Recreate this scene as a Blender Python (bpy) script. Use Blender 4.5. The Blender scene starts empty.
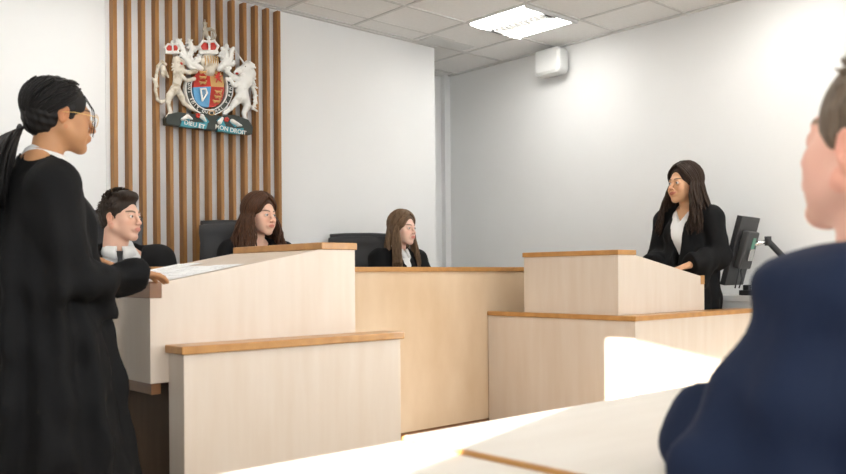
import bpy, bmesh, math, random
import numpy as np
from mathutils import Vector, Matrix, Euler
S = bpy.context.scene
COL = S.collection
random.seed(7); rng = np.random.default_rng(7)
R = math.radians

# ------------------------------------------------------------------ camera
H = 1.03                       # camera height
TA = R(48.04)                  # the room's X axis lies this far right of the view
cam = bpy.data.cameras.new('camera'); co = bpy.data.objects.new('camera', cam); COL.objects.link(co)
cam.sensor_width = 36; cam.lens = 837 / 846 * 36; cam.shift_y = 38.4 / 846
cam.clip_start = .02
co.location = (0, 0, H)
co.rotation_euler = (Euler((math.pi/2, 0, -(math.pi/2 - TA))).to_matrix() @ Matrix.Rotation(-.008, 3, 'Z')).to_euler()
cam.dof.use_dof = True; cam.dof.focus_distance = 4.6; cam.dof.aperture_fstop = 4.0
S.camera = co
AX = (math.sin(TA), math.cos(TA)); BX = (-math.cos(TA), math.sin(TA))
def ray(x, y):
    u = x - 423; v = 275.4 - y
    r = (u + .008*v)/837; z = (v - .008*u)/837
    return (r*AX[0] + AX[1], r*BX[0] + BX[1], z)
def onY(x, y, Y):
    a = ray(x, y); d = Y/a[1]; return (a[0]*d, Y, a[2]*d + H)
def heading(r, f):             # camera-frame direction -> yaw of something that faces +Y locally
    X = AX[0]*r + AX[1]*f; Y = BX[0]*r + BX[1]*f
    return math.atan2(-X, Y)

# ------------------------------------------------------------------ light
w = bpy.data.worlds.new('sky'); S.world = w; w.use_nodes = True
w.node_tree.nodes['Background'].inputs[0].default_value = (.86, .93, 1.0, 1)
w.node_tree.nodes['Background'].inputs[1].default_value = 2.5
sun = bpy.data.lights.new('sun', 'SUN'); so = bpy.data.objects.new('sun', sun); COL.objects.link(so)
sun.energy = 26; sun.angle = R(.5); sun.color = (1, .95, .87)
az = math.atan2(.183, .610); el = math.atan(.195*math.cos(az))
so.rotation_euler = Vector((math.cos(az)*math.cos(el), math.sin(az)*math.cos(el), -math.sin(el))).to_track_quat('-Z', 'Y').to_euler()
S.view_settings.view_transform = 'Standard'; S.view_settings.look = 'None'
S.view_settings.gamma = 1; S.view_settings.use_curve_mapping = False
S.view_settings.exposure = 0.86

# ------------------------------------------------------------------ materials
def mat(name, col, rough=.5, metal=0, spec=.5, noise=None, bump=None, attr=False, emit=0, coat=0, sheen=0):
    m = bpy.data.materials.new(name); m.use_nodes = True
    nt = m.node_tree; b = nt.nodes['Principled BSDF']
    b.inputs['Base Color'].default_value = (*col, 1); b.inputs['Roughness'].default_value = rough
    b.inputs['Metallic'].default_value = metal; b.inputs['Specular IOR Level'].default_value = spec
    b.inputs['Coat Weight'].default_value = coat
    if sheen: b.inputs['Sheen Weight'].default_value = sheen
    tc = nt.nodes.new('ShaderNodeTexCoord')
    if attr:
        a = nt.nodes.new('ShaderNodeAttribute'); a.attribute_name = 'Col'
        nt.links.new(a.outputs['Color'], b.inputs['Base Color'])
    if noise:                  # (second colour, scale xyz, noise scale, detail)
        c2, sc, ns, lo, hi = noise
        mp = nt.nodes.new('ShaderNodeMapping'); mp.inputs['Scale'].default_value = sc
        n = nt.nodes.new('ShaderNodeTexNoise'); n.inputs['Scale'].default_value = ns; n.inputs['Detail'].default_value = 5
        cr = nt.nodes.new('ShaderNodeValToRGB'); cr.color_ramp.elements[0].position = lo; cr.color_ramp.elements[1].position = hi
        cr.color_ramp.elements[0].color = (*c2, 1); cr.color_ramp.elements[1].color = (*col, 1)
        nt.links.new(tc.outputs['Object'], mp.inputs['Vector']); nt.links.new(mp.outputs[0], n.inputs['Vector'])
        nt.links.new(n.outputs['Fac'], cr.inputs[0]); nt.links.new(cr.outputs[0], b.inputs['Base Color'])
    if bump:
        sc, ns, st = bump
        mp = nt.nodes.new('ShaderNodeMapping'); mp.inputs['Scale'].default_value = sc
        n = nt.nodes.new('ShaderNodeTexNoise'); n.inputs['Scale'].default_value = ns; n.inputs['Detail'].default_value = 3
        bp = nt.nodes.new('ShaderNodeBump'); bp.inputs['Strength'].default_value = st; bp.inputs['Distance'].default_value = .01
        nt.links.new(tc.outputs['Object'], mp.inputs['Vector']); nt.links.new(mp.outputs[0], n.inputs['Vector'])
        nt.links.new(n.outputs['Fac'], bp.inputs['Height']); nt.links.new(bp.outputs[0], b.inputs['Normal'])
    if emit:
        b.inputs['Emission Color'].default_value = (*col, 1); b.inputs['Emission Strength'].default_value = emit
    return m
M = {}
M['wall'] = mat('white wall paint', (.80, .80, .79), .9, spec=.2, noise=((.785, .785, .775), (1, 1, 1), 3, .3, .7))
M['ceiling'] = mat('ceiling tile', (.86, .85, .83), .95, spec=.1, noise=((.83, .82, .80), (1, 1, 1), 40, .3, .7))
M['grid'] = mat('ceiling grid', (.66, .65, .63), .7)
M['floor'] = mat('carpet', (.42, .34, .25), .95, spec=.1, noise=((.37, .30, .22), (1, 1, 1), 60, .3, .7))
M['maple'] = mat('pale maple veneer', (.74, .645, .55), .38, noise=((.69, .575, .465), (5, 5, .55), 3.5, .3, .75), coat=.15)
M['maple_deep'] = mat('deep figured maple', (.78, .61, .43), .4, noise=((.67, .49, .31), (2.2, 2.2, .9), 1.9, .33, .72), coat=.1)  # figured grain, deeper and more orange than the pale maple
M['table'] = mat('pale maple table top', (.74, .69, .62), .42, noise=((.70, .645, .57), (1, 6, 1), 3, .3, .7), coat=.1)
M['oak'] = mat('orange oak lipping', (.56, .285, .085), .35, noise=((.43, .20, .055), (3, 3, 3), 6, .3, .7), coat=.2)
M['slat'] = mat('oak slat', (.39, .185, .048), .5, noise=((.25, .11, .027), (14, 14, .8), 4, .3, .7))
M['darkwood'] = mat('dark wood', (.085, .045, .022), .6, noise=((.06, .03, .014), (6, 6, 1), 4, .3, .7))
M['brown'] = mat('brown oak lipping', (.30, .135, .05), .35, noise=((.22, .09, .03), (3, 3, 3), 6, .3, .7), coat=.2)
M['leather'] = mat('black leather', (.018, .018, .02), .38, bump=((1, 1, 1), 120, .15))
M['plastic'] = mat('black plastic', (.02, .02, .022), .45)
M['dkgrey'] = mat('dark grey plastic', (.045, .045, .046), .5)
M['chrome'] = mat('polished metal', (.75, .75, .75), .2, 1)
M['white_plastic'] = mat('white plastic', (.66, .66, .645), .5)
M['gown'] = mat('black gown cloth', (.0045, .0045, .005), .75, spec=.2, bump=((1, 1, .4), 14, .6))
M['navy'] = mat('navy gown cloth', (.008, .015, .040), .75, spec=.2, bump=((1, 1, .5), 10, .8))
M['suit'] = mat('black jacket cloth', (.007, .007, .008), .8, spec=.15)
M['shirt'] = mat('white cotton', (.80, .80, .79), .8, bump=((1, 1, 1), 18, .3))
M['tie'] = mat('black silk', (.008, .008, .009), .45)
M['skin'] = mat('skin', (.6, .4, .3), .5, attr=True, spec=.35)
M['skin'].node_tree.nodes['Principled BSDF'].inputs['Subsurface Weight'].default_value = .08
M['skin'].node_tree.nodes['Principled BSDF'].inputs['Subsurface Radius'].default_value = (.02, .008, .004)
M['eye'] = mat('eyeball', (.7, .7, .7), .4, attr=True, spec=.2)
M['paper'] = mat('white paper', (.85, .85, .85), .8)
M['ink'] = mat('grey print', (.35, .35, .36), .8)
M['gold'] = mat('gold', (.75, .52, .2), .3, 1)
def hairmat(n, a, b_): return mat(n, a, .5, spec=.22, noise=(b_, (30, 30, 2), 6, .3, .7))
M['hair_black'] = hairmat('black hair', (.012, .010, .009), (.006, .005, .005))
M['hair_dkbrown'] = hairmat('dark brown hair', (.045, .026, .016), (.022, .012, .008))
M['hair_boy'] = hairmat('short brown hair', (.040, .026, .018), (.018, .012, .009))
M['hair_brown'] = hairmat('chestnut hair', (.105, .044, .020), (.04, .018, .010))
M['hair_light'] = hairmat('light brown hair', (.24, .15, .085), (.10, .06, .035))
M['hair_grey'] = hairmat('greying brown hair', (.20, .15, .11), (.09, .065, .045))
M['c_white'] = mat('white enamel', (.80, .79, .75), .4, noise=((.60, .57, .52), (1, 1, 1), 24, .28, .42))
M['c_ivory'] = mat('ivory enamel', (.68, .62, .52), .42, noise=((.42, .35, .25), (1, 1, 1), 26, .34, .5))
M['c_gold'] = mat('pale gold enamel', (.60, .36, .13), .4)
M['c_stone'] = mat('weathered grey gold', (.42, .37, .29), .5)
M['c_red'] = mat('red enamel', (.50, .035, .02), .4)
M['c_blue'] = mat('blue enamel', (.10, .33, .58), .4)
M['c_teal'] = mat('teal enamel', (.03, .26, .33), .4)
M['c_dark'] = mat('dark green black enamel', (.022, .028, .022), .5)
M['lens'] = mat('clear lens', (1, 1, 1), .02); M['lens'].node_tree.nodes['Principled BSDF'].inputs['Transmission Weight'].default_value = 1
M['lens'].node_tree.nodes['Principled BSDF'].inputs['IOR'].default_value = 1.05
M['lamp'] = mat('lit diffuser', (1, .985, .95), .5, emit=10)
M['lamp_dim'] = mat('lit louvre', (1, .985, .95), .5, emit=.12)
M['glass'] = mat('window glass', (1, 1, 1), 0)
M['led'] = mat('green board', (.10, .30, .20), .4)

# ------------------------------------------------------------------ object helpers
def props(o, label=None, cat=None, group=None, kind=None):
    if label: o['label'] = label
    if cat: o['category'] = cat
    if group: o['group'] = group
    if kind: o['kind'] = kind
    return o
def thing(name, loc, label, cat, group=None, yaw=0):
    o = bpy.data.objects.new(name, None); COL.objects.link(o); o.location = loc; o.rotation_euler = (0, 0, yaw)
    o.empty_display_size = .05
    o['_w'] = 0
    del o['_w']
    return props(o, label, cat, group)
class MB:                      # collects shapes, links them as one mesh object
    def __init__(s): s.v = []; s.f = []
    def add(s, vs, fs):
        n = len(s.v); s.v += [tuple(map(float, p)) for p in vs]; s.f += [tuple(i + n for i in f) for f in fs]; return s
    def box(s, lo, hi):
        x0, y0, z0 = lo; x1, y1, z1 = hi
        return s.add([(x0,y0,z0),(x1,y0,z0),(x1,y1,z0),(x0,y1,z0),(x0,y0,z1),(x1,y0,z1),(x1,y1,z1),(x0,y1,z1)],
                     [(0,3,2,1),(4,5,6,7),(0,1,5,4),(1,2,6,5),(2,3,7,6),(3,0,4,7)])
    def prism(s, poly, a, b, axis='y'):     # poly in the other two axes
        n = len(poly)
        def P(p, t):
            return {'y': (p[0], t, p[1]), 'x': (t, p[0], p[1]), 'z': (p[0], p[1], t)}[axis]
        vs = [P(p, a) for p in poly] + [P(p, b) for p in poly]
        fs = [tuple(range(n)), tuple(range(2*n-1, n-1, -1))] + [(i, i+n, (i+1) % n + n, (i+1) % n) for i in range(n)]
        return s.add(vs, fs)
    def tube(s, pts, rad, n=8, flat=1, up=None):
        pts = [Vector(p) for p in pts]; k = len(pts)
        rad = [rad]*k if np.isscalar(rad) else rad
        vs = []; prev = None
        for i, p in enumerate(pts):
            t = (pts[min(i+1, k-1)] - pts[max(i-1, 0)]).normalized()
            if prev is None:
                ref = Vector(up) if up else (Vector((0, 0, 1)) if abs(t.z) < .9 else Vector((1, 0, 0)))
                a = t.cross(ref).normalized()
            else: a = (prev - t*prev.dot(t)).normalized()
            prev = a; b = t.cross(a)
            for j in range(n):
                th = 2*math.pi*j/n
                vs.append(p + a*(math.cos(th)*rad[i]) + b*(math.sin(th)*rad[i]*flat))
        fs = [(i*n+j, i*n+(j+1) % n, (i+1)*n+(j+1) % n, (i+1)*n+j) for i in range(k-1) for j in range(n)]
        fs += [tuple(range(n-1, -1, -1)), tuple((k-1)*n+j for j in range(n))]
        return s.add(vs, fs)
    def build(s, name, m, parent=None, bevel=0, smooth=False, kind=None, world=True, seg=2):
        me = bpy.data.meshes.new(name)
        off = parent_origin(parent) if world else (0, 0, 0)
        me.from_pydata([(x-off[0], y-off[1], z-off[2]) for x, y, z in s.v], [], s.f)
        bm = bmesh.new(); bm.from_mesh(me); bmesh.ops.recalc_face_normals(bm, faces=bm.faces); bm.to_mesh(me); bm.free()
        me.materials.append(M[m] if isinstance(m, str) else m)
        if smooth:
            for p in me.polygons: p.use_smooth = True
        o = bpy.data.objects.new(name, me); COL.objects.link(o)
        if parent: o.parent = parent
        if bevel:
            b = o.modifiers.new('bevel', 'BEVEL'); b.width = bevel; b.segments = seg; b.limit_method = 'ANGLE'; b.angle_limit = R(35)
        if kind: o['kind'] = kind
        return o
def parent_origin(p):
    x = y = z = 0
    while p is not None: x += p.location.x; y += p.location.y; z += p.location.z; p = p.parent
    return (x, y, z)
def mesh_obj(name, V, Fq, m, parent=None, col=None, smooth=True):
    me = bpy.data.meshes.new(name); me.from_pydata(V.tolist(), [], Fq.tolist() if hasattr(Fq, 'tolist') else Fq)
    if col is not None:
        a = me.attributes.new('Col', 'FLOAT_COLOR', 'POINT')
        a.data.foreach_set('color', np.c_[col, np.ones(len(col))].astype(np.float32).ravel())
    me.materials.append(M[m] if isinstance(m, str) else m)
    if smooth: me.polygons.foreach_set('use_smooth', [True]*len(me.polygons))
    o = bpy.data.objects.new(name, me); COL.objects.link(o)
    if parent: o.parent = parent
    return o
def copy_tree(o, parent=None):
    c = o.copy(); COL.objects.link(c); c.parent = parent
    for ch in list(o.children): copy_tree(ch, c)
    return c

# ------------------------------------------------------------------ implicit-surface modeller
class Vol:
    def __init__(s, lo, hi, h):
        s.lo = np.array(lo, float); s.h = h
        s.n = np.ceil((np.array(hi) - s.lo)/h).astype(int) + 1
        s.F = np.full(s.n, .05, np.float32)
    def _sub(s, lo, hi):
        a = np.clip(((np.array(lo) - s.lo)/s.h).astype(int) - 1, 0, s.n); b = np.clip(((np.array(hi) - s.lo)/s.h).astype(int) + 3, 0, s.n)
        sl = tuple(slice(a[i], b[i]) for i in range(3))
        if any(b[i] <= a[i] for i in range(3)): return None, None
        g = [(s.lo[i] + s.h*np.arange(a[i], b[i])).astype(np.float32) for i in range(3)]
        return sl, np.meshgrid(*g, indexing='ij', sparse=True)
    def _mix(s, sl, d, k, mode):
        F = s.F[sl]
        if mode == 'add':
            if k > 0: q = np.maximum(k - np.abs(F - d), 0)/k; s.F[sl] = np.minimum(F, d) - q*q*k*.25
            else: s.F[sl] = np.minimum(F, d)
        elif mode == 'sub':
            d = -d
            if k > 0: q = np.maximum(k - np.abs(F - d), 0)/k; s.F[sl] = np.maximum(F, d) + q*q*k*.25
            else: s.F[sl] = np.maximum(F, d)
    def ell(s, c, r, k=.01, mode='add', rot=None):
        c = np.array(c, float); r = np.array(r, float) if not np.isscalar(r) else np.full(3, r)
        m = float(r.max()) if rot is not None else r
        sl, g = s._sub(c - m - .05, c + m + .05)
        if sl is None: return s
        X = [g[i] - c[i] for i in range(3)]
        if rot is not None:
            Rm = np.array(Euler(rot).to_matrix()).T
            X = [Rm[i][0]*X[0] + Rm[i][1]*X[1] + Rm[i][2]*X[2] for i in range(3)]
        k0 = np.sqrt(sum((X[i]/r[i])**2 for i in range(3))) + 1e-6
        k1 = np.sqrt(sum((X[i]/r[i]**2)**2 for i in range(3))) + 1e-6
        s._mix(sl, k0*(k0 - 1)/k1, k, mode); return s
    def cap(s, a, b, ra, rb=None, k=.01, mode='add', sq=None):
        a = np.array(a, float); b = np.array(b, float); rb = ra if rb is None else rb; m = max(ra, rb)/(min(sq) if sq is not None else 1)
        sl, g = s._sub(np.minimum(a, b) - m - .05, np.maximum(a, b) + m + .05)
        if sl is None: return s
        ba = b - a; q = sq if sq is not None else (1, 1, 1)
        W = np.array(q)**2
        X = [g[i] - a[i] for i in range(3)]
        t = np.clip(sum(X[i]*ba[i]*W[i] for i in range(3))/max(float((ba*ba*W).sum()), 1e-9), 0, 1)
        d = np.sqrt(sum(W[i]*(X[i] - t*ba[i])**2 for i in range(3))) - (ra + (rb - ra)*t)
        s._mix(sl, d, k, mode); return s
    def chain(s, pts, rad, k=.01, mode='add', sq=None):
        for i in range(len(pts) - 1): s.cap(pts[i], pts[i+1], rad[i], rad[i+1], k, mode, sq)
        return s
    def grid(s):
        return np.meshgrid(*[(s.lo[i] + s.h*np.arange(s.n[i])).astype(np.float32) for i in range(3)], indexing='ij', sparse=True)
    def cut(s, d): s.F = np.maximum(s.F, -d.astype(np.float32) if False else d); return s
    def mesh(s):
        F = s.F; F[0] = F[-1] = .05; F[:, 0] = F[:, -1] = .05; F[:, :, 0] = F[:, :, -1] = .05
        ins = F < 0; nx, ny, nz = F.shape
        c = [(i, j, k) for i in (0, 1) for j in (0, 1) for k in (0, 1)]
        def sh(A, o): return A[o[0]:nx-1+o[0], o[1]:ny-1+o[1], o[2]:nz-1+o[2]]
        cnt = sum(sh(ins, o).astype(np.int8) for o in c); act = (cnt > 0) & (cnt < 8)
        idx = np.argwhere(act); N = len(idx)
        vid = np.full(act.shape, -1, np.int64); vid[act] = np.arange(N)
        P = np.zeros((N, 3)); C = np.zeros(N)
        for a in range(8):
            for ax in range(3):
                if c[a][ax]: continue
                o1 = np.array(c[a]); o2 = o1.copy(); o2[ax] = 1
                f1 = F[tuple((idx + o1).T)]; f2 = F[tuple((idx + o2).T)]
                m = (f1 < 0) != (f2 < 0); t = np.where(m, f1/np.where(m, f1 - f2, 1), 0)
                p = np.broadcast_to(o1, (N, 3)).astype(float).copy(); p[:, ax] += t
                P[m] += p[m]; C[m] += 1
        P = (idx + P/C[:, None])*s.h + s.lo
        Q = []
        for ax in range(3):
            u, v = [(1, 2), (2, 0), (0, 1)][ax]
            A = [slice(1, -1)]*3; A[ax] = slice(0, -1); B = [slice(1, -1)]*3; B[ax] = slice(1, None)
            i1 = ins[tuple(A)]; i2 = ins[tuple(B)]
            e = np.argwhere(i1 != i2); 
            if not len(e): continue
            s1 = i1[tuple(e.T)]
            off = np.ones(3, int); off[ax] = 0; e = e + off
            du = np.eye(3, dtype=int)[u]; dv = np.eye(3, dtype=int)[v]
            q = np.stack([vid[tuple((e - du - dv).T)], vid[tuple((e - dv).T)], vid[tuple(e.T)], vid[tuple((e - du).T)]], 1)
            q[~s1] = q[~s1][:, ::-1]
            Q.append(q)
        return P, np.concatenate(Q)
def join(parts):
    V = []; Fq = []; n = 0
    for v, f in parts: V.append(v); Fq.append(f + n); n += len(v)
    return np.concatenate(V), np.concatenate(Fq)

# ------------------------------------------------------------------ room
CZ = H + 1.9                   # ceiling height
YW, XW, XC, YA = 5.10, 5.53, 4.733, 5.80
X0, Y0 = -1.5, -2.5
def struct(mb, name, m, bevel=0): return mb.build(name, m, None, bevel, kind='structure')
struct(MB().box((X0-.2, Y0-.2, -.1), (XW+.2, YA+.2, 0)), 'floor', 'floor')
struct(MB().box((X0-.2, Y0-.2, CZ), (XW+.2, YA+.2, CZ+.1)), 'ceiling', 'ceiling')
struct(MB().box((X0, YW, 0), (XC, YA, CZ)), 'wall_left', 'wall')
struct(MB().box((XC, YA, 0), (XW+.2, YA+.2, CZ)), 'wall_alcove', 'wall')
struct(MB().box((XW, Y0, 0), (XW+.2, YA, CZ)), 'wall_right', 'wall')
# window wall behind the camera's left shoulder, one opening the low sun comes through
wy0, wy1, wz0, wz1 = .20, 1.17, .88, H + .72
m_ = MB().box((X0-.2, Y0, 0), (X0, wy0, CZ)).box((X0-.2, wy1, 0), (X0, YA, CZ)).box((X0-.2, wy0, 0), (X0, wy1, wz0)).box((X0-.2, wy0, wz1), (X0, wy1, CZ))
struct(m_, 'wall_window', 'wall')
# unseen rear wall; its long window strip is added for diffuse daylight
m_ = MB().box((X0-.2, Y0-.2, 0), (XW+.2, Y0, .9)).box((X0-.2, Y0-.2, 2.55), (XW+.2, Y0, CZ))
for a, b in ((X0-.2, X0+.3), (1.9, 2.1), (XW-.3, XW+.2)): m_.box((a, Y0-.2, .9), (b, Y0, 2.55))
struct(m_, 'wall_rear', 'wall')
for n_, a, b in ((1, X0+.3, 1.9), (2, 2.1, XW-.3)):
    f = MB()
    for q in range(4): x = a + (b-a-.05)*q/3; f.box((x, Y0-.14, .9), (x+.05, Y0-.08, 2.55))
    f.box((a, Y0-.14, .9), (b, Y0-.08, .95)).box((a, Y0-.14, 2.5), (b, Y0-.08, 2.55))
    struct(f, 'window_%d' % n_, 'white_plastic')
# corner boxing in the alcove
struct(MB().box((5.46, 5.745, 0), (XW, YA, CZ)), 'trim_1', 'wall')
struct(MB().box((X0, YW-.012, 0), (XC, YW, .1)), 'baseboard_left', 'white_plastic')
struct(MB().box((XW-.012, Y0, 0), (XW, 5.745, .1)), 'baseboard_right', 'white_plastic')
# ceiling grid of T bars
g = MB(); t_ = .011
for i in range(12):
    x = 5.056 - .6*i
    if x > X0: g.box((x-t_, Y0, CZ-.007), (x+t_, YA if x > XC else YW, CZ))
for i in range(14):
    y = 5.05 - .6*i
    if y > Y0: g.box((X0, y-t_, CZ-.0071), (XW, y+t_, CZ))
g.box((XC, 5.64, CZ-.0071), (XW, 5.662, CZ))
struct(g, 'trim_2', 'grid')
# perimeter angle trims
g = MB().box((X0, YW-.03, CZ-.012), (XC, YW, CZ)).box((XW-.03, Y0, CZ-.012), (XW, YA, CZ)).box((XC, YA-.03, CZ-.012), (XW, YA, CZ))
struct(g, 'trim_3', 'grid')
struct(MB().box((X0, 4.85, CZ-.004), (XC+.0, 4.862, CZ)), 'trim_4', 'grid')
# backing board behind the slats, a shade proud of the wall
struct(MB().box((1.985, YW-.008, 0), (3.24, YW, CZ-.012)), 'trim_5', 'wall')

# ------------------------------------------------------------------ judges' dais
struct(MB().box((X0, 3.76, 0), (4.7, YW-.012, .15)), 'dais', 'floor')

# ------------------------------------------------------------------ wall slats
words = ['leftmost', 'second', 'third', 'fourth', 'fifth', 'sixth', 'seventh', 'eighth', 'ninth', 'tenth', 'eleventh', 'twelfth', 'thirteenth', 'rightmost']
for i in range(14):
    x = 2.009 + .0895*i
    o = MB().box((x, YW-.068, .15), (x+.025, YW-.0085, CZ-.035)).build('wall_slat', 'slat', None, .002)
    lab = ('%s of the fourteen upright oak slats on the white wall' % words[i]) if i in (0, 13) else ('upright oak wall slat, %s from the left, behind the seated judges' % words[i])
    props(o, lab, 'slat', 'upright oak slats on the wall')

# ------------------------------------------------------------------ judges' bench
YB = 3.70
b = thing('judges_bench', (2.8, YB, 0), 'long high maple judges bench with oak lipping behind the lecterns', 'bench')
MB().box((.95, YB, .115), (4.35, YB+.03, H+.022)).build('front_panel', 'maple_deep', b, .002)
MB().box((.94, YB-.015, H+.022), (4.36, YB+.16, H+.05)).build('top_lipping', 'oak', b, .003)
MB().box((.95, YB+.02, 0), (4.35, YB+.05, .115)).build('plinth', 'brown', b, .002)
MB().box((.95, YB+.03, H-.17), (4.35, YB+.55, H-.14)).build('worktop', 'maple', b, .003)
for x in (.95, 4.32): MB().box((x, YB+.03, .15), (x+.03, YB+.55, H-.17)).build('end_panel', 'maple', b, .002)

# ------------------------------------------------------------------ ledges in front of the lecterns
ZB = H - .258
d = thing('desk_front', (1.7, 2.66, 0), 'low pale maple desk front with oak top standing before the left lectern', 'desk')
MB().box((1.268, 2.605, 0), (2.215, 2.72, ZB)).build('front_panel', 'maple', d, .003)
MB().box((1.256, 2.592, ZB), (2.228, 2.722, ZB+.028)).build('top_lipping', 'oak', d, .004)
MB().box((2.215, 2.72, 0), (2.24, 3.69, ZB)).build('return_panel', 'maple', d, .003)
d = thing('desk_front', (4.3, 2.66, 0), 'corner maple desk front with oak top and a sun patch, beneath the right lectern', 'desk')
MB().box((3.878, 2.625, 0), (3.908, 3.695, ZB)).build('front_panel', 'maple', d, .002)
MB().box((3.878, 2.600, 0), (5.2, 2.625, ZB)).build('side_panel', 'maple', d, .002)
MB().prism([(3.868, 2.590), (5.21, 2.590), (5.21, 2.72), (3.905, 2.72), (3.905, 3.695), (3.868, 3.695)], ZB, ZB+.028, 'z').build('top_lipping', 'oak', d, .004)

# ------------------------------------------------------------------ lecterns
def lectern(x_hi, x_lo, y0, y1, zfoot, label, mats, cap0):
    """x_hi: the tall edge, x_lo: the speaker's low edge"""
    sgn = 1 if x_lo > x_hi else -1
    t = thing('lectern', ((x_hi+x_lo)/2, (y0+y1)/2, 0), label, 'lectern')
    xc = x_hi + sgn*.168; xs = x_lo - sgn*.042
    zt = H + .106; zl = H - .018
    prof = [(x_hi, zfoot), (x_hi, zt), (xc, zt), (xs, zl), (xs, H-.07), (x_lo, H-.07), (x_lo, zfoot)]
    MB().prism(prof, y0, y0+.022).build('side_panel', 'maple', t, .0015)
    MB().prism(prof, y1-.022, y1).build('side_panel', 'maple', t, .0015)
    MB().box((min(x_hi, x_hi+sgn*.022), y0+.022, zfoot), (max(x_hi, x_hi+sgn*.022), y1-.022, zt)).build('front_panel', 'maple', t)
    MB().box((min(x_lo, x_lo-sgn*.022), y0+.022, zfoot), (max(x_lo, x_lo-sgn*.022), y1-.022, H-.07)).build('rear_panel', 'maple', t)
    MB().prism([(xc, zt-.001), (xs, zl-.001), (xs, zl-.02), (xc, zt-.02)], y0+.022, y1-.022).build('reading_surface', 'maple', t)
    MB().box((min(x_hi-sgn*.008, xc), y0-.006, zt), (max(x_hi-sgn*.008, xc), y1+.006, zt+.028)).build('top_cap', 'oak', t, .003)
    MB().box((min(xs, x_lo+sgn*.002), y0-.002, H-.07), (max(xs, x_lo+sgn*.002), y1+.002, H-.014)).build('book_stop', mats, t, .002)
    return t, xc, xs, zt, zl
tl = lectern(2.075, 1.205, 2.722, 3.41, H-.36, 'maple lectern with white papers on its slope, where the ponytailed woman stands', 'brown', 'oak')
MB().box((1.215, 2.74, H-.40), (1.25, 3.39, H-.36)).build('bottom_rail', 'brown', tl[0], .002)
MB().box((1.29, 2.76, 0), (2.03, 3.37, H-.36)).build('pedestal', 'darkwood', tl[0])
tr = lectern(3.9, 4.817, 2.722, 3.41, ZB+.028, 'bare maple lectern on the corner desk, before the smiling woman', 'oak', 'oak')
# papers on the left lectern slope
slope = (tl[3]-tl[4])/(tl[1]-tl[2])
def sheet(cx, cy, rz, lab, lines, k=0):
    w2, h2 = .105, .1485
    zc = tl[4] + (cx - tl[2])*slope + .0012 + .0012*k
    t = thing('paper_sheet', (cx, cy, zc), lab, 'paper', 'papers on the left lectern')
    pt = lambda u, v, e: (cx + u*math.cos(rz) - v*math.sin(rz), cy + u*math.sin(rz) + v*math.cos(rz), zc + (u*math.cos(rz) - v*math.sin(rz))*slope + e)
    def quad(u0, v0, u1, v1, e0, e1):
        c = [(u0, v0), (u1, v0), (u1, v1), (u0, v1)]
        return [pt(u, v, e0) for u, v in c] + [pt(u, v, e1) for u, v in c]
    F6 = [(0,3,2,1),(4,5,6,7),(0,1,5,4),(1,2,6,5),(2,3,7,6),(3,0,4,7)]
    MB().add(quad(-h2, -w2, h2, w2, 0, .0008), F6).build('page', 'paper', t)
    m = MB()
    for (a, b_, c, d_) in lines: m.add(quad(a, b_, c, d_, .0008, .0012), F6)
    m.build('printed_lines', 'ink', t)
txt = [(.11 - .03*j, -.075, .1112 - .03*j, .07 - .04*((j*7) % 3)) for j in range(7)]
sheet(1.44, 2.865, R(2), 'white sheet of paper nearest the camera on the left lectern', txt)
sheet(1.42, 3.085, R(-2), 'white sheet of paper in the middle of the left lectern slope', txt)
sheet(1.50, 3.305, R(2), 'white sheet of paper farthest back on the left lectern slope', txt, 0)

# ------------------------------------------------------------------ foreground tables
YT = 1.147; ZT = H - .29
t = thing('table', (1.7, .9, 0), 'pale wood table in the right foreground where the navy gowned man sits', 'table', yaw=0)
MB().box((.985, .62, ZT-.022), (2.6, YT, ZT)).build('table_top', 'table', t)
MB().box((.979, .617, ZT-.021), (.985, YT, ZT-.0006)).box((.985, YT, ZT-.021), (2.6, YT+.003, ZT-.0006)).build('edge_lipping', 'oak', t)
MB().box((1.1, YT-.06, .25), (2.5, YT-.04, ZT-.022)).build('modesty_panel', 'maple', t)
for x in (1.02, 2.53):
    for y in (.66, YT-.06): MB().box((x, y, 0), (x+.04, y+.04, ZT-.022)).build('leg', 'chrome', t, .003)
t = thing('table', (.3, .9, 0), 'sunlit pale wood table at the bottom edge, left of the darker joint line', 'table')
MB().box((-.75, .62, ZT-.032), (.974, YT, ZT-.008)).build('table_top', 'table', t)
for x in (-.7, .90):
    for y in (.66, YT-.06): MB().box((x, y, 0), (x+.04, y+.04, ZT-.032)).build('leg', 'chrome', t, .003)

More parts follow.
